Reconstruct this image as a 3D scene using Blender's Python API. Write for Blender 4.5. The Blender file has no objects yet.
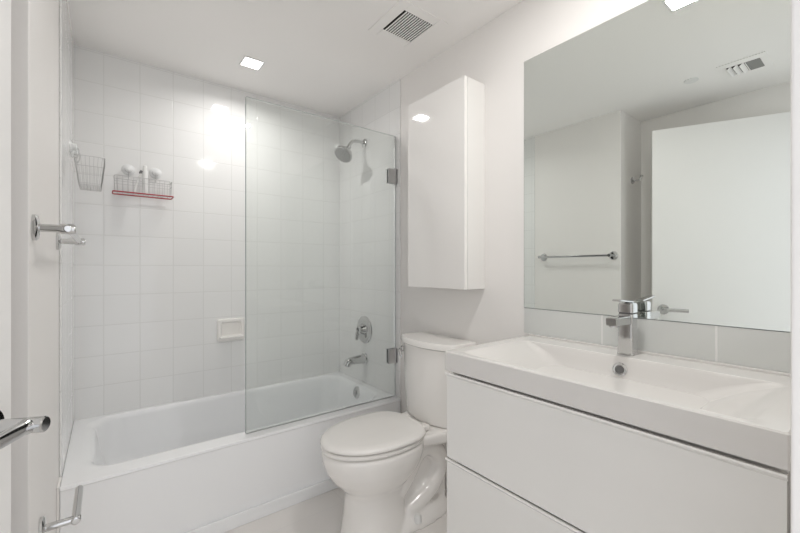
import bpy, bmesh, math, random
from math import pi, sin, cos, radians
from mathutils import Vector, Matrix

# ------------------------------------------------------------------ camera
sc = bpy.context.scene
COL = sc.collection
H = 1.145                                    # camera height
cam_d = bpy.data.cameras.new('camera')
cam_d.sensor_width = 36.0
cam_d.lens = 381.0 / 800.0 * 36.0
cam_d.shift_y = 2.5 / 800.0
cam_d.clip_start = 0.02
cam = bpy.data.objects.new('camera', cam_d)
cam.location = (0, 0, H)
cam.rotation_euler = (radians(90), 0, radians(-37.7))
COL.objects.link(cam)
sc.camera = cam

# ------------------------------------------------------------------ world, exposure
LAMP = 14.0                                  # what the diffuser itself glows
TUB_LAMP_W, SINK_LAMP_W = 3.7, 6.4           # throw of the recessed lamps, watts
TUB_SPREAD, SINK_SPREAD = 160, 180           # tub beam narrowed to tame its hot spot on the tiles
world = bpy.data.worlds.new('world')
sc.world = world
world.use_nodes = True
bg = world.node_tree.nodes['Background']
bg.inputs[0].default_value = (0.945, 0.965, 1.0, 1)
bg.inputs[1].default_value = 1.35
sc.view_settings.view_transform = 'Standard'
sc.view_settings.look = 'None'
sc.view_settings.gamma = 1.0
sc.view_settings.use_curve_mapping = False
sc.view_settings.exposure = 0.06
try:
    sc.cycles.max_bounces = 14
    sc.cycles.diffuse_bounces = 8
    sc.cycles.glossy_bounces = 8
    sc.cycles.transparent_max_bounces = 12
    sc.cycles.sample_clamp_indirect = 6.0
except Exception:
    pass
portal_d = bpy.data.lights.new('doorway_portal', 'AREA')
portal_d.shape = 'RECTANGLE'
portal_d.size = 0.92
portal_d.size_y = 2.06
portal_d.cycles.is_portal = True
portal = bpy.data.objects.new('doorway_portal', portal_d)
portal.location = (-0.03, -0.11, 1.04)
portal.rotation_euler = (radians(90), 0, 0)  # faces +Y, into the room
COL.objects.link(portal)

# ------------------------------------------------------------------ dimensions
XR, XL, XN = 1.398, -0.136, -0.50            # right wall, left wall, recessed left wall
YB = 2.545                                   # back wall
YT = 1.80                                    # where the tile starts
YC = 1.192                                   # left wall's outer corner
YF = 0.05                                    # front wall's inner face
ZC = 2.282                                   # ceiling
TL = 0.008                                   # tile build-up
TX0, TX1, TY1 = XL + TL, XR - 0.010, YB - TL

# ------------------------------------------------------------------ materials
def mat(name, col, rough=0.5, metal=0.0, spec=0.5, bump=0.0, bscale=60, coat=0.0, var=0.0):
    m = bpy.data.materials.new(name)
    m.use_nodes = True
    nt = m.node_tree
    b = nt.nodes['Principled BSDF']
    b.inputs['Base Color'].default_value = (*col, 1)
    b.inputs['Roughness'].default_value = rough
    b.inputs['Metallic'].default_value = metal
    b.inputs['Specular IOR Level'].default_value = spec
    if coat:
        b.inputs['Coat Weight'].default_value = coat
        b.inputs['Coat Roughness'].default_value = 0.04
    tc = nt.nodes.new('ShaderNodeTexCoord')
    nz = nt.nodes.new('ShaderNodeTexNoise')
    nz.inputs['Scale'].default_value = bscale
    nz.inputs['Detail'].default_value = 3
    nt.links.new(tc.outputs['Object'], nz.inputs['Vector'])
    if var:
        mx = nt.nodes.new('ShaderNodeMixRGB')
        mx.inputs[1].default_value = (*[c * (1 - var) for c in col], 1)
        mx.inputs[2].default_value = (*[min(1, c * (1 + var)) for c in col], 1)
        nt.links.new(nz.outputs['Fac'], mx.inputs[0])
        nt.links.new(mx.outputs[0], b.inputs['Base Color'])
    if bump:
        bp = nt.nodes.new('ShaderNodeBump')
        bp.inputs['Strength'].default_value = bump
        bp.inputs['Distance'].default_value = 0.002
        nt.links.new(nz.outputs['Fac'], bp.inputs['Height'])
        nt.links.new(bp.outputs[0], b.inputs['Normal'])
    return m

def tile_mat(name, col, grout, au, av, ou, ov, pu, pv, gw, rough, wav=0.25):
    """glossy square tiles on the plane spanned by world axes au, av"""
    m = bpy.data.materials.new(name)
    m.use_nodes = True
    nt = m.node_tree
    N, L = nt.nodes, nt.links
    b = N['Principled BSDF']
    geo = N.new('ShaderNodeNewGeometry')
    sep = N.new('ShaderNodeSeparateXYZ')
    L.new(geo.outputs['Position'], sep.inputs[0])
    def M(op, a, bb=None):
        n = N.new('ShaderNodeMath'); n.operation = op
        for i, v in enumerate((a, bb)):
            if v is None: continue
            if isinstance(v, (int, float)): n.inputs[i].default_value = v
            else: L.new(v, n.inputs[i])
        return n.outputs[0]
    ds, cells = [], []
    for ax, off, p in ((au, ou, pu), (av, ov, pv)):
        t = M('DIVIDE', M('SUBTRACT', sep.outputs[ax], off), p)
        fr = M('FRACT', t)
        ds.append(M('MULTIPLY', M('MINIMUM', fr, M('SUBTRACT', 1.0, fr)), p))
        cells.append(M('FLOOR', t))
    d = M('MINIMUM', ds[0], ds[1])
    mr = N.new('ShaderNodeMapRange')
    mr.interpolation_type = 'SMOOTHSTEP'
    mr.inputs['From Min'].default_value = gw * 0.5
    mr.inputs['From Max'].default_value = gw * 1.1
    L.new(d, mr.inputs['Value'])
    mx = N.new('ShaderNodeMixRGB')
    mx.inputs[1].default_value = (*grout, 1)
    L.new(mr.outputs[0], mx.inputs[0])
    wn = N.new('ShaderNodeTexWhiteNoise'); wn.noise_dimensions = '2D'
    cb = N.new('ShaderNodeCombineXYZ')
    L.new(cells[0], cb.inputs[0]); L.new(cells[1], cb.inputs[1]); L.new(cb.outputs[0], wn.inputs['Vector'])
    tone = N.new('ShaderNodeMixRGB')
    tone.inputs[1].default_value = (*[c * 0.985 for c in col], 1)
    tone.inputs[2].default_value = (*col, 1)
    L.new(wn.outputs['Value'], tone.inputs[0])
    L.new(tone.outputs[0], mx.inputs[2])
    L.new(mx.outputs[0], b.inputs['Base Color'])
    b.inputs['Roughness'].default_value = rough
    nz = N.new('ShaderNodeTexNoise')
    nz.inputs['Scale'].default_value = 7
    L.new(geo.outputs['Position'], nz.inputs['Vector'])
    b1 = N.new('ShaderNodeBump'); b1.inputs['Strength'].default_value = wav; b1.inputs['Distance'].default_value = 0.003
    L.new(nz.outputs['Fac'], b1.inputs['Height'])
    b2 = N.new('ShaderNodeBump'); b2.inputs['Strength'].default_value = 0.35; b2.inputs['Distance'].default_value = 0.0015
    L.new(mr.outputs[0], b2.inputs['Height']); L.new(b1.outputs[0], b2.inputs['Normal'])
    L.new(b2.outputs[0], b.inputs['Normal'])
    return m

def clear_mat(name, tint, refl=0.10):
    m = bpy.data.materials.new(name)
    m.use_nodes = True
    nt = m.node_tree; N, L = nt.nodes, nt.links
    N.remove(N['Principled BSDF'])
    tr = N.new('ShaderNodeBsdfTransparent'); tr.inputs[0].default_value = (*tint, 1)
    gl = N.new('ShaderNodeBsdfGlossy'); gl.inputs['Roughness'].default_value = 0.02
    fr = N.new('ShaderNodeFresnel'); fr.inputs['IOR'].default_value = 1.5
    mx = N.new('ShaderNodeMixShader')
    L.new(fr.outputs[0], mx.inputs[0]); L.new(tr.outputs[0], mx.inputs[1]); L.new(gl.outputs[0], mx.inputs[2])
    L.new(mx.outputs[0], N['Material Output'].inputs['Surface'])
    return m

def emit_mat(name, col, s):
    m = bpy.data.materials.new(name)
    m.use_nodes = True
    nt = m.node_tree
    nt.nodes.remove(nt.nodes['Principled BSDF'])
    e = nt.nodes.new('ShaderNodeEmission')
    e.inputs[0].default_value = (*col, 1); e.inputs[1].default_value = s
    nt.links.new(e.outputs[0], nt.nodes['Material Output'].inputs['Surface'])
    return m

WHITE_TILE, GROUT = (0.84, 0.84, 0.835), (0.765, 0.765, 0.755)
TP = 0.158
M = {
    'paint': mat('wall_paint', (0.85, 0.83, 0.812), 0.45, bump=0.05, bscale=180),
    'ceil': mat('ceiling_paint', (0.955, 0.937, 0.92), 0.7, bump=0.05, bscale=150),
    'tile_back': tile_mat('white_tile_back', WHITE_TILE, GROUT, 0, 2, -0.008, H + 0.02, TP, TP, 0.0028, 0.07, 0.12),
    'tile_side': tile_mat('white_tile_side', WHITE_TILE, GROUT, 1, 2, TY1, H + 0.02, TP, TP, 0.0028, 0.10, 0.03),
    'floor': tile_mat('floor_tile', (0.82, 0.795, 0.77), (0.78, 0.76, 0.74), 0, 1, 0.33, 0.45, 0.60, 0.60, 0.003, 0.35, 0.02),
    'tub': mat('tub_enamel', (0.895, 0.902, 0.912), 0.12),
    'porcelain': mat('porcelain', (0.88, 0.86, 0.835), 0.10, spec=0.5),
    'seat': mat('seat_plastic', (0.87, 0.85, 0.825), 0.22),
    'ceramic': mat('sink_ceramic', (0.725, 0.708, 0.69), 0.10),
    'lacquer': mat('white_lacquer', (0.83, 0.82, 0.80), 0.16),
    'gloss': mat('high_gloss_white', (0.90, 0.882, 0.862), 0.05, coat=0.5),
    'door': mat('door_paint', (0.81, 0.80, 0.785), 0.35, bump=0.03, bscale=120),
    'chrome': mat('chrome', (0.62, 0.62, 0.62), 0.09, metal=1.0, bump=0.02, bscale=20),
    'brushed': mat('brushed_nickel', (0.45, 0.45, 0.45), 0.28, metal=1.0),
    'steel_wire': mat('steel_wire', (0.62, 0.62, 0.62), 0.3, metal=1.0),
    'mirror': mat('mirror_silver', (0.86, 0.90, 0.875), 0.004, metal=1.0),
    'mirror_edge': mat('mirror_edge', (0.14, 0.17, 0.16), 0.3),
    'glass': clear_mat('clear_glass', (0.972, 0.985, 0.978)),
    'glass_edge': mat('glass_edge', (0.30, 0.34, 0.33), 0.15),
    'splash': tile_mat('glass_tile', (0.64, 0.655, 0.64), (0.78, 0.78, 0.77), 1, 2, 0.311, 0.70, 0.319, 1.0, 0.0035, 0.08, 0.02),
    'dark': mat('painted_shade', (0.02, 0.018, 0.015), 0.8),  # near-black colour standing in for shade in gaps
    'white_plastic': mat('white_plastic', (0.83, 0.83, 0.82), 0.3),
    'clear_plastic': mat('cloudy_plastic', (0.78, 0.79, 0.79), 0.15),
    'red': mat('red_rim', (0.42, 0.05, 0.06), 0.35),
    'grey_plastic': mat('grey_plastic', (0.16, 0.16, 0.16), 0.4),
    'light': emit_mat('lamp_diffuser', (1.0, 0.978, 0.95), LAMP),
    'damper': mat('grey_damper', (0.28, 0.28, 0.27), 0.6),
    'rubber': mat('seal_strip', (0.60, 0.61, 0.60), 0.35),
}

# ------------------------------------------------------------------ mesh helpers
def add_mesh(bm, tmp):
    me = bpy.data.meshes.new('tmp')
    tmp.to_mesh(me); tmp.free()
    bm.from_mesh(me)
    bpy.data.meshes.remove(me)

def box(bm, lo, hi, bev=0.0, seg=2, edges=None, mtx=None):
    t = bmesh.new()
    bmesh.ops.create_cube(t, size=1)
    for v in t.verts:
        v.co = Vector([lo[i] + (v.co[i] + 0.5) * (hi[i] - lo[i]) for i in range(3)])
    if bev:
        es = [e for e in t.edges if edges is None or edges(e)]
        bmesh.ops.bevel(t, geom=es, offset=bev, segments=seg, profile=0.5, affect='EDGES')
    if mtx is not None:
        bmesh.ops.transform(t, matrix=mtx, verts=t.verts)
    add_mesh(bm, t)
    return bm

def loft(bm, loops, cap0=True, cap1=True):
    rows = [[bm.verts.new(p) for p in lp] for lp in loops]
    n = len(rows[0])
    for a, b in zip(rows, rows[1:]):
        for i in range(n):
            j = (i + 1) % n
            try: bm.faces.new((a[i], a[j], b[j], b[i]))
            except ValueError: pass
    if cap0: bm.faces.new(list(reversed(rows[0])))
    if cap1: bm.faces.new(rows[-1])
    return bm

def frame_of(d):
    d = d.normalized()
    up = Vector((0, 0, 1)) if abs(d.z) < 0.95 else Vector((1, 0, 0))
    a = d.cross(up).normalized()
    return a, d.cross(a).normalized()

def tube(bm, pts, r, n=12, closed=False):
    pts = [Vector(p) for p in pts]
    rs = r if isinstance(r, (list, tuple)) else [r] * len(pts)
    loops = []
    m = len(pts)
    a = None
    for i, p in enumerate(pts):
        if closed: d = pts[(i + 1) % m] - pts[i - 1]
        elif i == 0: d = pts[1] - p
        elif i == m - 1: d = p - pts[i - 1]
        else: d = (pts[i + 1] - p).normalized() + (p - pts[i - 1]).normalized()
        d.normalize()
        if a is None: a, b = frame_of(d)
        else:
            a = (a - d * a.dot(d)).normalized(); b = d.cross(a).normalized()
        loops.append([p + a * (cos(2 * pi * k / n) * rs[i]) + b * (sin(2 * pi * k / n) * rs[i]) for k in range(n)])
    if closed: loops.append(loops[0])
    loft(bm, loops, not closed, not closed)
    if closed: bmesh.ops.remove_doubles(bm, verts=bm.verts, dist=1e-6)
    return bm

def lathe(bm, o, d, prof, n=32):
    """prof: list of (distance along d, radius)"""
    o, d = Vector(o), Vector(d).normalized()
    a, b = frame_of(d)
    loops = [[o + d * h + (a * cos(2 * pi * k / n) + b * sin(2 * pi * k / n)) * max(r, 1e-4) for k in range(n)] for h, r in prof]
    return loft(bm, loops)

def rrect(x0, x1, y0, y1, z, r, n=8):
    r = min(r, (x1 - x0) / 2 - 1e-4, (y1 - y0) / 2 - 1e-4)
    out = []
    for cx, cy, a0 in ((x1 - r, y1 - r, 0), (x0 + r, y1 - r, pi / 2), (x0 + r, y0 + r, pi), (x1 - r, y0 + r, 1.5 * pi)):
        for k in range(n + 1):
            a = a0 + k * pi / 2 / n
            out.append(Vector((cx + r * cos(a), cy + r * sin(a), z)))
    return out

def spline(pts, n=10):
    pts = [Vector(p) for p in pts]
    P = [pts[0] * 2 - pts[1]] + pts + [pts[-1] * 2 - pts[-2]]
    out = []
    for i in range(1, len(P) - 2):
        p0, p1, p2, p3 = P[i - 1:i + 3]
        for k in range(n):
            t = k / n
            out.append(0.5 * ((2 * p1) + (p2 - p0) * t + (2 * p0 - 5 * p1 + 4 * p2 - p3) * t * t + (3 * p1 - p0 - 3 * p2 + p3) * t ** 3))
    out.append(pts[-1])
    return out

BASE = {}
def link(name, bm, m, parent=None, ang=38, origin=None, local=False):
    """one mesh object; bm in room coordinates unless local"""
    bmesh.ops.recalc_face_normals(bm, faces=bm.faces)
    root = origin
    if parent is not None and not local:
        root = BASE[parent.name]
    if root is not None:
        bmesh.ops.translate(bm, vec=-Vector(root), verts=bm.verts)
    me = bpy.data.meshes.new(name)
    bm.to_mesh(me); bm.free()
    me.shade_smooth()
    me.set_sharp_from_angle(angle=radians(ang))
    for mm in (m if isinstance(m, (list, tuple)) else [m]):
        me.materials.append(mm)
    o = bpy.data.objects.new(name, me)
    COL.objects.link(o)
    wn = o.modifiers.new('weighted_normal', 'WEIGHTED_NORMAL'); wn.keep_sharp = True; wn.weight = 90
    if parent is not None:
        o.parent = parent
        BASE[o.name] = BASE[parent.name]
    elif root is not None:
        o.location = root
        BASE[o.name] = Vector(root)
    else:
        BASE[o.name] = Vector((0, 0, 0))
    return o

def tag(o, label, cat, group=None):
    o['label'] = label; o['category'] = cat
    if group: o['group'] = group
    return o

def thing(name, label, cat, loc, rz=0.0, group=None):
    o = bpy.data.objects.new(name, None)
    o.empty_display_size = 0.05
    o.location = loc; o.rotation_euler = (0, 0, rz)
    COL.objects.link(o)
    BASE[o.name] = Vector(loc)
    return tag(o, label, cat, group)

def struct(name, bm, m, parent=None, **k):
    o = link(name, bm, m, parent, **k)
    if parent is None: o['kind'] = 'structure'
    return o

def B(lo, hi, bev=0.0, **k):
    return box(bmesh.new(), lo, hi, bev, **k)

# ------------------------------------------------------------------ room shell
struct('floor', B((XN - 0.1, -0.9, -0.1), (XR + 0.1, YB + 0.1, 0)), M['floor'])
struct('ceiling', B((XN - 0.1, -0.07, ZC), (XR + 0.1, YB + 0.1, ZC + 0.1)), M['ceil'])
struct('wall_right', B((XR, -0.07, 0), (XR + 0.1, YB + 0.1, ZC)), M['paint'])
struct('wall_back', B((XN - 0.1, YB, 0), (XR, YB + 0.1, ZC)), M['paint'])
struct('wall_left', B((XN, YC, 0), (XL, YB, ZC), 0.004, edges=lambda e: all(v.co.x > XL - .01 and v.co.y < YC + .01 for v in e.verts)), M['paint'])
struct('wall_left_recess', B((XN - 0.1, -0.07, 0), (XN, YB, ZC)), M['paint'])
bm = B((0.43, -0.07, 0), (XR, YF, ZC), 0.003, edges=lambda e: all(v.co.x < .44 for v in e.verts) and abs(e.verts[0].co.z - e.verts[1].co.z) > 1)
box(bm, (XN, -0.07, 2.10), (0.43, YF, ZC))
struct('wall_front', bm, M['paint'])
struct('door_frame', B((XN, -0.07, 0), (XN + 0.03, YF + 0.15, 2.10), 0.003), M['door'])
# tiled surround of the bath
struct('wall_back_tile', B((XL, TY1, 0.30), (XR, YB, ZC)), M['tile_back'])
tl_edges = lambda e: abs(e.verts[0].co.z - e.verts[1].co.z) > 1 and e.verts[0].co.y < YT + .01
struct('wall_left_tile', B((XL, YT + .08, 0.0), (TX0, TY1, ZC), 0.004, edges=lambda e: abs(e.verts[0].co.z - e.verts[1].co.z) > 1 and e.verts[0].co.y < YT + .1), M['tile_side'])
struct('wall_right_tile', B((TX1, YT, 0.0), (XR, TY1, ZC), 0.004, edges=tl_edges), M['tile_side'])

# ------------------------------------------------------------------ bathtub
TF, RZ = 1.79, 0.378
t = thing('bathtub', 'white alcove bathtub with plain apron along the tiled back wall', 'bathtub', ((TX0 + TX1) / 2, 2.16, 0))
bm = bmesh.new()
x0, x1, y0, y1 = TX0 + 0.0003, TX1 - 0.0003, TF, TY1 - 0.0003
loops = [rrect(x0, x1, y0, y1, 0.0, 0.004), rrect(x0, x1, y0, y1, RZ - 0.02, 0.004),
         rrect(x0, x1, y0 - 0.006, y1, RZ - 0.012, 0.004),
         rrect(x0, x1, y0 - 0.004, y1, RZ - 0.003, 0.004), rrect(x0 + .003, x1 - .003, y0 + .002, y1 - .003, RZ, 0.006)]
ix0, ix1, iy0, iy1 = x0 + 0.045, x1 - 0.046, y0 + 0.078, y1 - 0.022
for f, dz, r in ((0.0, 0.0, .12), (0.008, -0.0015, .12), (0.015, -0.006, .12), (0.020, -0.014, .115), (0.024, -0.026, .115), (0.026, -0.05, .11), (0.032, -0.12, .11),
                 (0.042, -0.20, .11), (0.058, -0.25, .11), (0.085, -0.285, .10), (0.12, -0.298, .09), (0.20, -0.303, .06)):
    loops.append(rrect(ix0 + f * 1.9, ix1 - f * 1.15, iy0 + f * .8, iy1 - f * .8, RZ + dz, r))
loft(bm, loops)
link('tub_shell', bm, M['tub'], t)
bm = bmesh.new()
ovx = ix1 - 0.029
lathe(bm, (ovx + 0.006, 2.165, 0.328), (-1, 0, 0.12), [(0, .040), (.006, .040), (.012, .034), (.014, .018), (.014, .001)])
o = link('overflow_plate', bm, M['chrome'], t); o['label'] = 'round chrome overflow plate'
bm = bmesh.new()
lathe(bm, (ovx - 0.0075, 2.165, 0.3297), (-1, 0, 0.12), [(0, .012), (.006, .012), (.009, .006), (.009, .001)])
link('trip_lever', bm, M['brushed'], o)
bm = bmesh.new()
lathe(bm, (ix1 - .33, 2.165, RZ - 0.305), (0, 0, 1), [(0, .034), (.004, .034), (.006, .028), (.004, .020), (.004, .001)])
link('drain', bm, M['chrome'], t)['label'] = 'chrome tub drain'
# base strip in front of the apron
struct('trim_1', B((TX0 + 0.002, TF - 0.016, 0), (TX1 - .002, TF - 0.0008, 0.058), 0.004), M['tub'])

struct('trim_2', B((XL + .0003, TF + .001, 0), (TX0 - .0003, YT + .079, RZ), 0.001), M['paint'])

# ------------------------------------------------------------------ glass screen
GY, GX0, GX1, GZ0, GZ1 = 1.84, 0.517, TX1 - 0.006, RZ + 0.004, 1.945
t = thing('glass_screen', 'fixed clear glass bath screen hinged on the shower wall above the tub rim', 'shower screen', ((GX0 + GX1) / 2, GY, GZ0))
link('glass_pane', B((GX0, GY - .004, GZ0), (GX1, GY + .004, GZ1), 0.0), M['glass'], t)
bm = bmesh.new()
box(bm, (GX0 - .0022, GY - .0042, GZ0), (GX0 - 0.0002, GY + .0042, GZ1))
box(bm, (GX0, GY - .0042, GZ1 + .0002), (GX1, GY + .0042, GZ1 + .0016))
box(bm, (GX1 + .0002, GY - .0042, GZ0), (GX1 + .0022, GY + .0042, GZ1))
link('polished_edge', bm, M['glass_edge'], t)['label'] = 'dark polished glass edge'
link('bottom_seal', B((GX0, GY - .005, GZ0 - .003), (GX1, GY + .005, GZ0 - .0002)), M['brushed'], t)
for z in (1.70, 0.625):
    bm = B((GX1 - .055, GY - .016, z - .043), (GX1 - .004, GY - .0045, z + .043), 0.002)
    box(bm, (GX1 - .055, GY + .0045, z - .043), (GX1 - .004, GY + .016, z + .043), 0.002)
    hg = link('hinge', bm, M['chrome'], t)
    link('wall_plate', B((TX1 - .004, GY - .025, z - .043), (TX1 - .0002, GY + .025, z + .043), 0.001), M['chrome'], hg)
    bm = bmesh.new()
    lathe(bm, (GX1 - .003, GY - .010, z - .05), (0, 0, 1), [(0, .006), (.1, .006)], 12)
    link('hinge_pin', bm, M['brushed'], hg)

# ------------------------------------------------------------------ shower fittings
SY = 2.185
t = thing('showerhead', 'chrome shower head on a bent arm high on the tiled right wall', 'shower head', (TX1, SY, 1.995))
bm = bmesh.new()
lathe(bm, (TX1 - .0005, SY, 1.995), (-1, 0, 0), [(0, .030), (.004, .030), (.010, .024), (.014, .014)])
link('flange', bm, M['chrome'], t)
arm = spline([(TX1 - .008, SY, 1.995), (TX1 - .06, SY, 1.997), (TX1 - .105, SY - .004, 1.982), (TX1 - .132, SY - .008, 1.938)], 8)
bm = bmesh.new(); tube(bm, arm, .0105)
link('arm', bm, M['chrome'], t)
bm = bmesh.new()
hd = Vector((-0.62, -0.20, -0.76)); ho = Vector((TX1 - .127, SY - .007, 1.944))
lathe(bm, ho, hd, [(0, .014), (.016, .018), (.030, .021), (.040, .030), (.060, .052), (.076, .060), (.088, .060)])
hb = link('head', bm, M['chrome'], t)
bm = bmesh.new()
lathe(bm, ho + hd.normalized() * .0882, hd, [(0, .056), (.003, .055), (.004, .042), (.004, .001)])
a, b = frame_of(hd); n0 = len(bm.faces)
for ring, n in ((.046, 16), (.032, 11), (.016, 6)):
    for k in range(n):
        c = ho + hd.normalized() * .0918 + a * ring * cos(2 * pi * k / n) + b * ring * sin(2 * pi * k / n)
        lathe(bm, c, hd, [(0, .0042), (.003, .003)], 8)
for f in list(bm.faces)[n0:]: f.material_index = 1
o = link('spray_face', bm, [M['brushed'], M['grey_plastic']], hb); o['label'] = 'dull grey nozzle face'

t = thing('shower_valve', 'round chrome shower mixer plate with lever handle on the tiled right wall', 'shower valve', (TX1, SY, 0.735))
bm = bmesh.new()
lathe(bm, (TX1 - .0005, SY, 0.735), (-1, 0, 0), [(0, .092), (.003, .092), (.010, .085), (.014, .055), (.016, .001)], 48)
link('escutcheon', bm, M['chrome'], t)
bm = bmesh.new()
lathe(bm, (TX1 - .015, SY, 0.74), (-1, 0, 0), [(0, .038), (.010, .034), (.024, .028), (.036, .026), (.040, .020), (.040, .001)])
hk = link('handle_hub', bm, M['chrome'], t)
bm = bmesh.new()
tube(bm, spline([(TX1 - .044, SY, .745), (TX1 - .052, SY + .012, .715), (TX1 - .056, SY + .016, .668)], 6), [.011] * 12 + [.008], 10)
link('lever', bm, M['chrome'], hk)
bm = bmesh.new()
lathe(bm, (TX1 - .0552, SY, 0.74), (-1, 0, 0), [(0, .014), (.002, .013), (.002, .001)], 20)
link('hub_reflection', bm, M['grey_plastic'], hk)['label'] = 'dark disc painted as the underside reflection on the handle'  # dark disc puts the hub's underside reflection into colour

t = thing('tub_spout', 'short chrome tub spout below the shower mixer', 'spout', (TX1, SY, 0.535))
sp = spline([(TX1 - .0005, SY, .540), (TX1 - .05, SY, .540), (TX1 - .10, SY, .538), (TX1 - .128, SY, .532), (TX1 - .140, SY, .508)], 6)
bm = bmesh.new(); tube(bm, sp, [.031 - .010 * i / (len(sp) - 1) for i in range(len(sp))], 20)
link('spout_body', bm, M['chrome'], t)
bm = bmesh.new(); lathe(bm, (TX1 - .0004, SY, .540), (-1, 0, 0), [(0, .038), (.005, .038), (.010, .032)])
link('flange', bm, M['chrome'], t)

# soap dish
t = thing('soap_dish', 'white ceramic soap dish set in the tiled back wall', 'soap dish', (0.62, TY1, 0.70))
sx0, sx1, sz0, sz1 = .540, .700, .697, .837
bm = bmesh.new()
def vrect(x0, x1, z0, z1, y, r):
    return [Vector((p.x, y, p.y)) for p in rrect(x0, x1, z0, z1, 0, r, 5)]
loft(bm, [vrect(sx0, sx1, sz0, sz1, TY1, .014), vrect(sx0, sx1, sz0, sz1, TY1 - .012, .014), vrect(sx0 + .006, sx1 - .006, sz0 + .006, sz1 - .006, TY1 - .020, .012),
          vrect(sx0 + .018, sx1 - .018, sz0 + .028, sz1 - .018, TY1 - .020, .010), vrect(sx0 + .022, sx1 - .022, sz0 + .034, sz1 - .024, TY1 - .012, .008),
          vrect(sx0 + .026, sx1 - .026, sz0 + .036, sz1 - .028, TY1 - .003, .008)])
link('dish_body', bm, M['porcelain'], t)
bm = B((sx0 + .010, TY1 - .048, sz0 + .020), (sx1 - .010, TY1 - .014, sz0 + .036), .007, seg=3)
link('soap_ledge', bm, M['porcelain'], t)

# ------------------------------------------------------------------ wire baskets
def suction(parent, c, d, r):
    bm = bmesh.new()
    lathe(bm, c, d, [(0, r), (.004, r * .92), (.010, r * .55), (.016, r * .5), (.022, r * .52), (.026, r * .3), (.026, .0005)], 24)
    s = link('suction_cup', bm, M['clear_plastic'], parent); s['label'] = 'cloudy plastic suction cup'
    d = Vector(d)
    bm = bmesh.new()
    c2 = Vector(c) + d * .0265
    tube(bm, spline([c2 + d * -.006, c2 + d * .004 + Vector((0, 0, -.004)), c2 + d * .004 + Vector((0, 0, -.03)), c2 + d * -.002 + Vector((0, 0, -.05))], 5), .0022, 8)
    link('hook', bm, M['steel_wire'], s)

t = thing('wire_basket', 'small tapered steel wire basket hung on the left tiled wall by suction cups', 'basket', (TX0 + .065, 2.30, 1.525))
def basket(t, x0, x1, y0, y1, z0, z1, tp, zs, nx, ny, wr, floor_n):
    def loop(z):
        f = (z1 - z) / (z1 - z0) * tp
        return rrect(x0 + f, x1 - f, y0 + f, y1 - f, z, .012, 3)
    rm = bmesh.new(); tube(rm, loop(z1), wr * 1.6, 8, closed=True)
    link('basket_rim', rm, M['steel_wire'], t)
    bm = bmesh.new()
    for z in zs: tube(bm, loop(z), wr, 6, closed=True)
    for k in range(nx):
        f = (k + .5) / nx
        xt, xb = x0 + (x1 - x0) * f, x0 + tp + (x1 - x0 - 2 * tp) * f
        tube(bm, [(xt, y0, z1), (xb, y0 + tp, z0), (xb, y1 - tp, z0), (xt, y1, z1)], wr, 6)
    for k in range(ny):
        f = (k + .5) / ny
        yt, yb = y0 + (y1 - y0) * f, y0 + tp + (y1 - y0 - 2 * tp) * f
        tube(bm, [(x0, yt, z1), (x0 + tp, yb, z0), (x1 - tp, yb, z0), (x1, yt, z1)], wr, 6)
    link('wire_mesh', bm, M['steel_wire'], t)
basket(t, TX0 + .018, TX0 + .125, 2.19, 2.40, 1.525, 1.648, .014, (1.530, 1.605), 7, 11, .0010, 0)
for y in (2.27, 2.36):
    suction(t, (TX0 + .0002, y, 1.697), (1, 0, 0), .030)
for y in (2.27, 2.36):
    bm = bmesh.new(); tube(bm, [(TX0 + .028, y, 1.656), (TX0 + .018, y, 1.648)], .002, 6)
    link('hanger_wire', bm, M['steel_wire'], t)

CZ0, CZ1 = 1.545, 1.625
cx0, cx1, cy0, cy1 = 0.035, 0.290, 2.425, 2.512
t = thing('shower_caddy', 'long wire shower caddy with a red bottom rim on the tiled back wall', 'shower caddy', ((cx0 + cx1) / 2, 2.47, CZ0))
basket(t, cx0, cx1, cy0, cy1, CZ0, CZ1, .003, (CZ1 - .028,), 11, 4, .0011, 0)
bm = bmesh.new()
tube(bm, rrect(cx0 - .006, cx1 + .006, cy0 - .006, cy1 + .002, CZ0 - .003, .010, 3), .0034, 8, closed=True)
link('bottom_rim', bm, M['red'], t)['label'] = 'dark red bottom rim'
for x in (0.098, 0.222):
    suction(t, (x, TY1 - .0002, 1.682), (0, -1, 0), .031)
for x in (0.098, 0.222):
    bm = bmesh.new(); tube(bm, [(x, TY1 - .028, 1.634), (x, cy1, CZ1)], .002, 6)
    link('hanger_wire', bm, M['steel_wire'], t)
# things in the caddy
t = thing('bottle', 'slim white bottle standing in the red-rimmed wire caddy', 'bottle', (0.168, 2.465, CZ0 + .0015))
bm = bmesh.new()
zz = CZ0 + .0015
lathe(bm, (0.168, 2.465, zz), (0, 0, 1), [(0, .011), (.004, .0135), (.10, .0135), (.125, .012), (.130, .009)], 24)
link('bottle_body', bm, M['white_plastic'], t)
bm = bmesh.new(); lathe(bm, (0.168, 2.465, zz + .1302), (0, 0, 1), [(0, .010), (.022, .010), (.025, .007)], 20)
link('cap', bm, M['white_plastic'], t)
t = thing('razor', 'pale razor with a small dark head leaning beside the white bottle', 'razor', (0.132, 2.47, zz))
bm = bmesh.new(); tube(bm, [(0.120, 2.470, zz + .003), (0.133, 2.472, zz + .06), (0.150, 2.474, zz + .112)], [.0055, .005, .004], 10)
link('handle', bm, M['white_plastic'], t)
bm = B((-.006, -.021, -.006), (.006, .021, .006), .002, mtx=Matrix.Translation((0.1505, 2.474, zz + .119)) @ Matrix.Rotation(.6, 4, 'Y'))
link('razor_head', bm, M['grey_plastic'], t)

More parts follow.
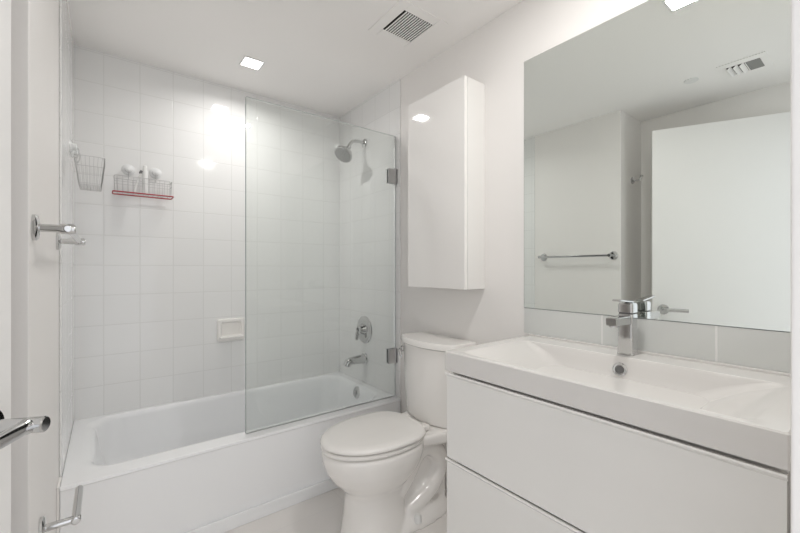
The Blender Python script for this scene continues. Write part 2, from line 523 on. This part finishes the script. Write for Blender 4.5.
# ------------------------------------------------------------------ toilet
TYc = 1.402
def egg(xf, xb, hw, z, xc=None, pb=0.72, n=48, pf=1.0):
    xc = xc if xc is not None else xf + (xb - xf) * .55
    out = []
    for k in range(n):
        a = 2 * pi * k / n
        c, s = cos(a), sin(a)
        if c >= 0:
            x = xc + (xb - xc) * abs(c) ** pb
            y = hw * math.copysign(abs(s) ** pb, s)
        else:
            x = xc - (xc - xf) * abs(c) ** pf
            y = hw * math.copysign(abs(s) ** pf, s)
        out.append(Vector((x, TYc + y, z)))
    return out

t = thing('toilet', 'white two-piece toilet with closed lid between the tub and the vanity', 'toilet', (1.03, TYc, 0))
bm = bmesh.new()
loft(bm, [egg(.778, 1.08, .124, 0.0, .93), egg(.784, 1.075, .119, .02, .93), egg(.798, 1.07, .110, .10, .93), egg(.806, 1.065, .107, .18, .93),
          egg(.800, 1.07, .111, .205, .93), egg(.770, 1.10, .132, .235, .93), egg(.740, 1.12, .153, .268, .94), egg(.717, 1.14, .168, .305, .945),
          egg(.703, 1.15, .177, .345, .95), egg(.699, 1.15, .179, .368, .95), egg(.700, 1.15, .178, .385, .95), egg(.706, 1.145, .172, .391, .95)])
# rear body, deck and foot
def ysec(x, hw, z0, z1, r=.02):
    return [Vector((x, TYc + p.x, p.y)) for p in rrect(-hw, hw, z0, z1, 0, r, 4)]
loft(bm, [ysec(1.00, .06, .02, .37), ysec(1.15, .055, .02, .37), ysec(1.29, .058, .02, .37), ysec(1.315, .07, .03, .36)])
loft(bm, [ysec(1.06, .12, .355, .391, .012), ysec(1.13, .125, .350, .395, .014), ysec(1.20, .150, .345, .402, .016), ysec(1.26, .172, .345, .406, .018), ysec(1.37, .176, .345, .408, .018), ysec(1.38, .170, .35, .404, .018)])
loft(bm, [egg(.90, 1.345, .138, 0, 1.12), egg(.905, 1.34, .136, .018, 1.12), egg(.93, 1.325, .120, .04, 1.12), egg(.97, 1.30, .098, .06, 1.12)])
for s in (-1, 1):
    y = TYc + s * .062
    trap = spline([(1.02, y, .16), (1.075, y, .22), (1.13, y, .295), (1.19, y + s * .004, .315), (1.26, y + s * .004, .27), (1.275, y, .20), (1.22, y + s * .004, .125), (1.14, y + s * .004, .085), (1.07, y, .055)], 6)
    tube(bm, trap, .040, 16)
bowl = link('bowl', bm, M['porcelain'], t, ang=70)
bowl.modifiers.clear()
rmod = bowl.modifiers.new('remesh', 'REMESH'); rmod.mode = 'VOXEL'; rmod.voxel_size = .0065; rmod.use_smooth_shade = True
smod = bowl.modifiers.new('smooth', 'SMOOTH'); smod.factor = .5; smod.iterations = 9
for s in (-1, 1):
    bm = bmesh.new(); lathe(bm, (1.09, TYc + s * .119, .030), (0, 0, 1), [(0, .018), (.024, .017), (.033, .012), (.036, .001)], 20)
    link('bolt_cap', bm, M['white_plastic'], bowl)
# seat ring and lid
bm = bmesh.new()
loft(bm, [egg(.704, 1.145, .172, .3935, .95), egg(.697, 1.150, .179, .398, .95), egg(.696, 1.150, .180, .407, .95), egg(.702, 1.147, .175, .4125, .95)])
link('seat', bm, M['seat'], t)
bm = bmesh.new()
PB = .64
loft(bm, [egg(.703, 1.148, .176, .4155, .95, PB), egg(.695, 1.153, .183, .420, .95, PB), egg(.695, 1.153, .183, .429, .95, PB), egg(.704, 1.148, .176, .437, .95, PB),
          egg(.740, 1.140, .148, .4425, .95, PB), egg(.84, 1.06, .07, .4450, .95, PB)])
lid = link('lid', bm, M['seat'], t, ang=60)
for s in (-1, 1):
    bm = B((1.150, TYc + s * .075 - .022, .402), (1.185, TYc + s * .075 + .022, .428), .008, seg=3)
    link('seat_hinge', bm, M['seat'], t)
# tank
def tankloop(hw, xf, z, back=1.385, side=1.235, r=.035, n=12):
    pts = [Vector((back, TYc + hw, z)), Vector((side + r, TYc + hw, z))]
    for k in range(1, 5):
        a = pi / 2 + k / 5 * (pi / 2 - .45)
        pts.append(Vector((side + r + r * cos(a), TYc + hw - r + r * sin(a), z)))
    ys = hw - r * .75
    for k in range(n + 1):
        u = 1 - 2 * k / n
        pts.append(Vector((side - (side - xf) * (1 - u * u) ** .8 + .002, TYc + ys * u, z)))
    left = pts[2:6]
    for p in reversed(left):
        pts.append(Vector((p.x, 2 * TYc - p.y, z)))
    pts += [Vector((side + r, TYc - hw, z)), Vector((back, TYc - hw, z))]
    return pts
bm = bmesh.new()
loft(bm, [tankloop(.172, 1.210, .407, side=1.25), tankloop(.178, 1.202, .417, side=1.246), tankloop(.184, 1.198, .55, side=1.24), tankloop(.189, 1.194, .764, side=1.236)])
tank = link('tank', bm, M['porcelain'], t, ang=45)
bm = bmesh.new()
loft(bm, [tankloop(.190, 1.188, .7665, side=1.230), tankloop(.197, 1.181, .772, side=1.225, back=1.390), tankloop(.197, 1.181, .790, side=1.225, back=1.390), tankloop(.191, 1.187, .799, side=1.231, back=1.387)])
link('tank_lid', bm, M['porcelain'], t, ang=45)
bm = bmesh.new()
fl = Vector((1.215, TYc + .150, .735))
lathe(bm, fl + Vector((.006, 0, 0)), (-1, 0, 0), [(0, .015), (.012, .015), (.016, .010)], 20)
tube(bm, spline([fl + Vector((-.012, 0, 0)), fl + Vector((-.020, -.004, -.006)), fl + Vector((-.022, -.016, -.026)), fl + Vector((-.020, -.022, -.040))], 5), [.007] * 12 + [.006] * 4, 10)
link('flush_lever', bm, M['chrome'], tank)['label'] = 'chrome flush lever'

# ------------------------------------------------------------------ vanity and sink
VX, VY0, VY1, VZ = 0.903, 0.105, 0.923, 0.870
SH = 0.064
VB = VZ - SH
t = thing('vanity_cabinet', 'white wall-hung vanity with two wide drawers under the sink', 'cabinet', ((VX + XR) / 2, (VY0 + VY1) / 2, .215))
bm = B((VX + .035, VY0 + .006, .222), (XR - .0006, VY0 + .024, VB - .0008), .001)
box(bm, (VX + .035, VY1 - .024, .222), (XR - .0006, VY1 - .006, VB - .0008), .001)
box(bm, (VX + .035, VY0 + .024, .222), (XR - .0006, VY1 - .024, .240))
box(bm, (XR - .012, VY0 + .024, .240), (XR - .0006, VY1 - .024, VB - .0008))
box(bm, (VX + .035, VY0 + .024, .70), (VX + .045, VY1 - .024, VB - .0008))
link('carcass', bm, M['lacquer'], t)
def drawer(z0, z1):
    bm = bmesh.new()
    y0, y1 = VY0 + .004, VY1 - .004
    box(bm, (VX + .006, y0, z0), (VX + .026, y1, z1 - .012), .0012)
    d = link('drawer', bm, M['lacquer'], t)
    # bevelled pull lip along the top edge
    bm = bmesh.new()
    prof = [(VX + .006, z1 - .0118), (VX - .001, z1 - .004), (VX + .000, z1), (VX + .010, z1 - .001), (VX + .026, z1 - .0118)]
    loft(bm, [[Vector((x, y, z)) for x, z in prof] for y in (y0 - .001, y1 + .001)])
    link('pull_lip', bm, M['lacquer'], d, ang=25)
    bm = B((VX + .0265, y0 + .02, z0 + .02), (VX + .0345, y1 - .02, z1 - .03))
    link('drawer_shade', bm, M['dark'], d)  # thin sheet, shade behind the drawer front painted on
drawer(.5145, VB - .007)
drawer(.222, .511)

t = thing('washbasin', 'wide white ceramic sink top with a shallow rectangular basin on the vanity', 'sink', ((VX + XR) / 2, (VY0 + VY1) / 2, VB))
bm = bmesh.new()
xb = XR - .0006
loops = [rrect(VX + .012, xb, VY0 + .01, VY1 - .01, VB, .004), rrect(VX, xb, VY0, VY1, VB + .001, .004), rrect(VX, xb, VY0, VY1, VZ - .003, .005), rrect(VX + .003, xb - .001, VY0 + .003, VY1 - .003, VZ, .006)]
jx0, jx1, jy0, jy1 = VX + .022, XR - .112, VY0 + .040, VY1 - .040
for (fa, fb, fs, dz, r) in ((0, 0, 0, 0, .03), (.004, .003, .010, -.002, .03), (.012, .006, .035, -.010, .035), (.030, .010, .080, -.028, .04), (.050, .016, .115, -.048, .045),
                            (.070, .024, .145, -.066, .05), (.085, .036, .165, -.078, .05), (.11, .07, .20, -.084, .04), (.15, .12, .26, -.086, .02)):
    loops.append(rrect(jx0 + fa, jx1 - fb, jy0 + fs, jy1 - fs, VZ + dz, r))
loft(bm, loops)
box(bm, (XR - .016, VY0, VZ - .002), (XR - .0006, VY1, VZ + .008), .003)
bas = link('basin', bm, M['ceramic'], t, ang=30)
bm = bmesh.new()
oc = Vector((jx1 - .0115, .522, VZ - .040)); od = Vector((-1, 0, .35))
lathe(bm, oc, od, [(0, .0215), (.004, .0215), (.006, .018), (.005, .0135), (.002, .0125)], 28)
o = link('overflow_ring', bm, M['chrome'], t); o['label'] = 'chrome overflow ring'
bm = bmesh.new()
lathe(bm, oc + od.normalized() * .0022, od, [(0, .012), (.0006, .012), (.0006, .001)], 20)
link('overflow_shade', bm, M['grey_plastic'], o)  # grey disc coloured as the shade inside the overflow
bm = bmesh.new()
lathe(bm, ((jx0 + jx1) / 2 - .01, .512, VZ - .0862), (0, 0, 1), [(0, .030), (.003, .030), (.005, .024), (.003, .018), (.003, .001)], 28)
link('drain', bm, M['chrome'], t)

# faucet
FX, FY = 1.335, 0.524
t = thing('faucet', 'chrome single-lever sink faucet with square body in front of the mirror', 'faucet', (FX, FY, VZ))
bm = bmesh.new()
sq = lambda h, z, dx=0: rrect(FX - h + dx, FX + h + dx, FY - h, FY + h, z, .006, 3)
loft(bm, [sq(.0245, VZ + .0003), sq(.0245, VZ + .004), sq(.0235, VZ + .006), sq(.0222, VZ + .08), sq(.0222, VZ + .128), sq(.021, VZ + .131)])
fb = link('faucet_body', bm, M['chrome'], t, ang=30)
bm = bmesh.new()
def xsec(x, hy, z0, z1): return [Vector((x, FY + p.x, p.y)) for p in rrect(-hy, hy, z0, z1, 0, .004, 3)]
loft(bm, [xsec(FX - .018, .0185, VZ + .098, VZ + .127), xsec(FX - .07, .0175, VZ + .100, VZ + .127), xsec(FX - .116, .0165, VZ + .101, VZ + .126), xsec(FX - .120, .0145, VZ + .103, VZ + .124)])
spt = link('spout', bm, M['chrome'], t, ang=30)
bm = bmesh.new(); lathe(bm, (FX - .102, FY, VZ + .103), (0, 0, -1), [(0, .0125), (.006, .0125), (.007, .010), (.005, .009)], 20)
link('aerator', bm, M['chrome'], spt)
bm = B((FX - .019, FY - .019, VZ + .1312), (FX + .019, FY + .019, VZ + .1355))
link('joint_ring', bm, M['grey_plastic'], t)['label'] = 'dark joint under the lever'
bm = bmesh.new()
loft(bm, [sq(.0222, VZ + .136), sq(.0222, VZ + .160), sq(.020, VZ + .166)])
hd2 = link('handle', bm, M['chrome'], t, ang=30)
bm = B((-.085, -.012, -.003), (.018, .012, .003), .002, mtx=Matrix.Translation((FX, FY, VZ + .1697)) @ Matrix.Rotation(.10, 4, 'Y'))
link('lever', bm, M['chrome'], hd2)

# backsplash and mirror
MZ0, MZ1, MY0, MY1 = .982, 2.016, YF + .002, .949
o = link('backsplash', B((XR - .007, YF + .002, VZ + .0085), (XR - .0004, MY1 - .002, MZ0 - .001)), M['splash'], origin=(XR, .5, VZ + .009))
tag(o, 'strip of pale glass tiles along the wall between sink and mirror', 'backsplash')
t = thing('mirror', 'large frameless wall mirror above the sink', 'mirror', (XR, .5, MZ0))
link('mirror_glass', B((XR - .0065, MY0 + .0015, MZ0 + .0015), (XR - .0052, MY1 - .0015, MZ1 - .0015)), M['mirror'], t)
link('backing', B((XR - .0052, MY0, MZ0), (XR - .0004, MY1, MZ1)), M['mirror_edge'], t)['label'] = 'dark edge of the mirror'

# ------------------------------------------------------------------ tall wall cabinet
CX, CY0, CY1, CZa, CZb = 1.258, 1.160, 1.560, 1.240, 2.002
CZa, CZb = 1.053, 2.004
t = thing('wall_cabinet', 'tall narrow glossy white cabinet hung on the wall above the toilet', 'cabinet', ((CX + XR) / 2, 1.36, CZa))
link('cabinet_body', B((CX + .022, CY0 + .001, CZa), (XR - .0004, CY1 - .001, CZb), .0012), M['lacquer'], t)
link('door', B((CX, CY0, CZa), (CX + .019, CY1, CZb), .0018, seg=3), M['gloss'], t)

# ------------------------------------------------------------------ wall fittings on the left wall
def flange(t, p, d, r=.031):
    bm = bmesh.new(); lathe(bm, p, d, [(0, r), (.006, r), (.010, r * .86), (.012, r * .45)], 28)
    return link('flange', bm, M['chrome'], t)
TBZ = H + .098
t = thing('towel_bar', 'chrome towel bar on two round flanges on the left wall', 'towel bar', (XL, 1.52, TBZ))
for y in (1.240, 1.795):
    f = flange(t, (XL + .0004, y, TBZ), (1, 0, 0))
    bm = bmesh.new(); lathe(bm, (XL + .010, y, TBZ), (1, 0, 0), [(0, .0095), (.036, .0095), (.042, .0125), (.064, .0125), (.068, .010)], 18)
    link('post', bm, M['chrome'], f)
bm = bmesh.new(); lathe(bm, (XL + .063, 1.225, TBZ), (0, 1, 0), [(0, .006), (.002, .0088), (.585, .0088), (.587, .006)], 18)
link('bar', bm, M['chrome'], t)

t = thing('toilet_paper_holder', 'chrome open-arm paper holder without a roll low on the left wall', 'paper holder', (XL, 1.36, .465))
PZ = .465
flange(t, (XL + .0004, 1.36, PZ), (1, 0, 0), .030)
bm = bmesh.new()
lathe(bm, (XL + .010, 1.36, PZ), (1, 0, 0), [(0, .0095), (.060, .0095), (.071, .0095), (.073, .007)], 16)
link('post', bm, M['chrome'], t)
bm = bmesh.new()
lathe(bm, (XL + .072, 1.346, PZ), (0, 1, 0), [(0, .007), (.002, .010), (.195, .010), (.197, .007)], 18)
link('arm', bm, M['chrome'], t)

t = thing('robe_hook', 'small chrome robe hook high in the recess by the door, seen in the mirror', 'hook', (-.33, YC, 1.80))
flange(t, (-.33, YC - .0004, 1.805), (0, -1, 0), .026)
bm = bmesh.new()
tube(bm, spline([(-.33, YC - .008, 1.805), (-.33, YC - .035, 1.800), (-.33, YC - .055, 1.803), (-.33, YC - .062, 1.825)], 6), .007, 12)
lathe(bm, (-.33, YC - .064, 1.822), (0, -.1, 1), [(0, .006), (.003, .010), (.010, .010), (.013, .005)], 16)
link('hook_arm', bm, M['chrome'], t)

# ------------------------------------------------------------------ door, open against the recessed left wall
DW, DT = .86, .038
fx, fy = -.137, .994
ang = math.atan2(.313, .617) * .93
dirv = Vector((sin(ang), cos(ang), 0))
hx, hy = fx - dirv.x * DW, fy - dirv.y * DW
# local: +Y along the leaf from hinge to free edge, +X is the face towards the room
door = bpy.data.objects.new('door_1', None)
door.location = (hx, hy, 0); door.rotation_euler = (0, 0, -ang)
COL.objects.link(door); BASE['door_1'] = Vector((hx, hy, 0)); door['kind'] = 'structure'
door['label'] = 'plain white door standing open at the left edge, with a chrome lever'
door['category'] = 'door'
link('door_leaf', B((-DT, 0, .010), (0, DW, 2.078), .002), M['door'], door, local=True)
bm = bmesh.new(); hyl = DW - .062; hz = .876
lathe(bm, (.0004, hyl, hz), (1, 0, 0), [(0, .033), (.007, .033), (.010, .030), (.011, .014)], 32)
dh = link('door_handle', bm, M['chrome'], door, local=True)
bm = bmesh.new()
lathe(bm, (.010, hyl, hz), (1, 0, 0), [(0, .013), (.030, .013), (.078, .0135), (.080, .0115)], 20)
tube(bm, spline([(.066, hyl + .002, hz), (.067, hyl - .03, hz + .001), (.067, hyl - .08, hz + .001), (.066, hyl - .125, hz)], 6), [.0132] * 4 + [.0118] * 15, 16)
link('lever', bm, M['chrome'], dh, local=True)
for z in (.25, 1.05, 1.85):
    bm = bmesh.new(); lathe(bm, (-DT - .006, .004, z - .045), (0, 0, 1), [(0, .006), (.09, .006)], 12)
    link('door_hinge', bm, M['brushed'], door, local=True)

# ------------------------------------------------------------------ ceiling fittings
def ceiling_light(x, y, label, watts, spread):
    t = thing('ceiling_light', label, 'ceiling light', (x, y, ZC), 0, 'recessed square ceiling lights')
    h = .046
    bm = bmesh.new()
    for s in (-1, 1):
        box(bm, (s * (h + .005) - .005, -h - .010, -.0035), (s * (h + .005) + .005, h + .010, -.0003), .0008)
        box(bm, (-h, s * (h + .005) - .005, -.0035), (h, s * (h + .005) + .005, -.0003), .0008)
    link('trim_ring', bm, M['white_plastic'], t, local=True)
    bm = B((-h + .001, -h + .001, -.0025), (h - .001, h - .001, -.0003))
    link('diffuser', bm, M['light'], t, local=True)['label'] = 'glowing diffuser'
    ld = bpy.data.lights.new('lamp_beam', 'AREA')
    ld.shape = 'SQUARE'; ld.size = 2 * h - .004; ld.energy = watts; ld.spread = radians(spread)
    ld.color = (1.0, 0.978, 0.95)
    lo = bpy.data.objects.new('lamp_beam', ld); COL.objects.link(lo)
    lo.location = (0, 0, -.004); lo.parent = t
    return t
ceiling_light(.64, 2.165, 'lit square recessed ceiling light over the bathtub', TUB_LAMP_W, TUB_SPREAD)
ceiling_light(.86, .545, 'lit square recessed ceiling light over the sink, glimpsed in the mirror', SINK_LAMP_W, SINK_SPREAD)

def grille(name, label, cx, cy, hin, hout_x, hout_y, hin_y=None, n=13, along='y', slat=.0055, tilt=0.0, group=None):
    hy_ = hin_y if hin_y else hin
    t = thing(name, label, 'vent', (cx, cy, ZC))
    bm = bmesh.new()
    for s in (-1, 1):
        for lo, hi in (((s * (hin + hout_x) / 2 - (hout_x - hin) / 2, -hout_y), (s * (hin + hout_x) / 2 + (hout_x - hin) / 2, hout_y)),
                       ((-hin, s * (hy_ + hout_y) / 2 - (hout_y - hy_) / 2), (hin, s * (hy_ + hout_y) / 2 + (hout_y - hy_) / 2))):
            box(bm, (lo[0], lo[1], -.005), (hi[0], hi[1], -.0003), .0025)
    link('frame', bm, M['ceil'], t, local=True)
    link('backing', B((-hin, -hy_, -.0012), (hin, hy_, -.0004)), M['dark'], t, local=True)['label'] = 'dark plate painted as the shade behind the slats'  # flat plate under the ceiling, coloured as an unlit opening
    return t
t = grille('exhaust_vent', 'square white exhaust fan grille with thin dark slots in the ceiling', 1.12, 1.392, .084, .135, .135)
for k in range(12):
    x = -.084 + (k + 1) * .168 / 13
    link('slat', B((x - .0027, -.0838, -.0075), (x + .0027, .0838, -.0045)), M['ceil'], t, local=True)
t = grille('air_vent', 'white rectangular air supply vent with angled vanes, seen in the mirror', -.059, .508, .067, .121, .103, .071)
for k in range(3):
    y = .004 + k * .027
    bm = B((-.066, -.0115, -.0010), (.066, .0115, .0010), mtx=Matrix.Translation((0, y, -.0085)) @ Matrix.Rotation(-.70, 4, 'X'))
    link('vane', bm, M['ceil'], t, local=True)
link('divider', B((-.0665, -.013, -.010), (.0665, -.0105, -.002)), M['ceil'], t, local=True)
link('damper', B((-.0665, -.0705, -.005), (.0665, -.0132, -.003)), M['damper'], t, local=True)['label'] = 'grey closed damper panel'
t = thing('sprinkler_cover', 'small round sprinkler cover on the ceiling, seen in the mirror', 'sprinkler', (-.01, .744, ZC))
bm = bmesh.new(); lathe(bm, (0, 0, -.0003), (0, 0, -1), [(0, .036), (.004, .036), (.006, .033), (.006, .001)], 32)
link('cover_plate', bm, M['white_plastic'], t, local=True)
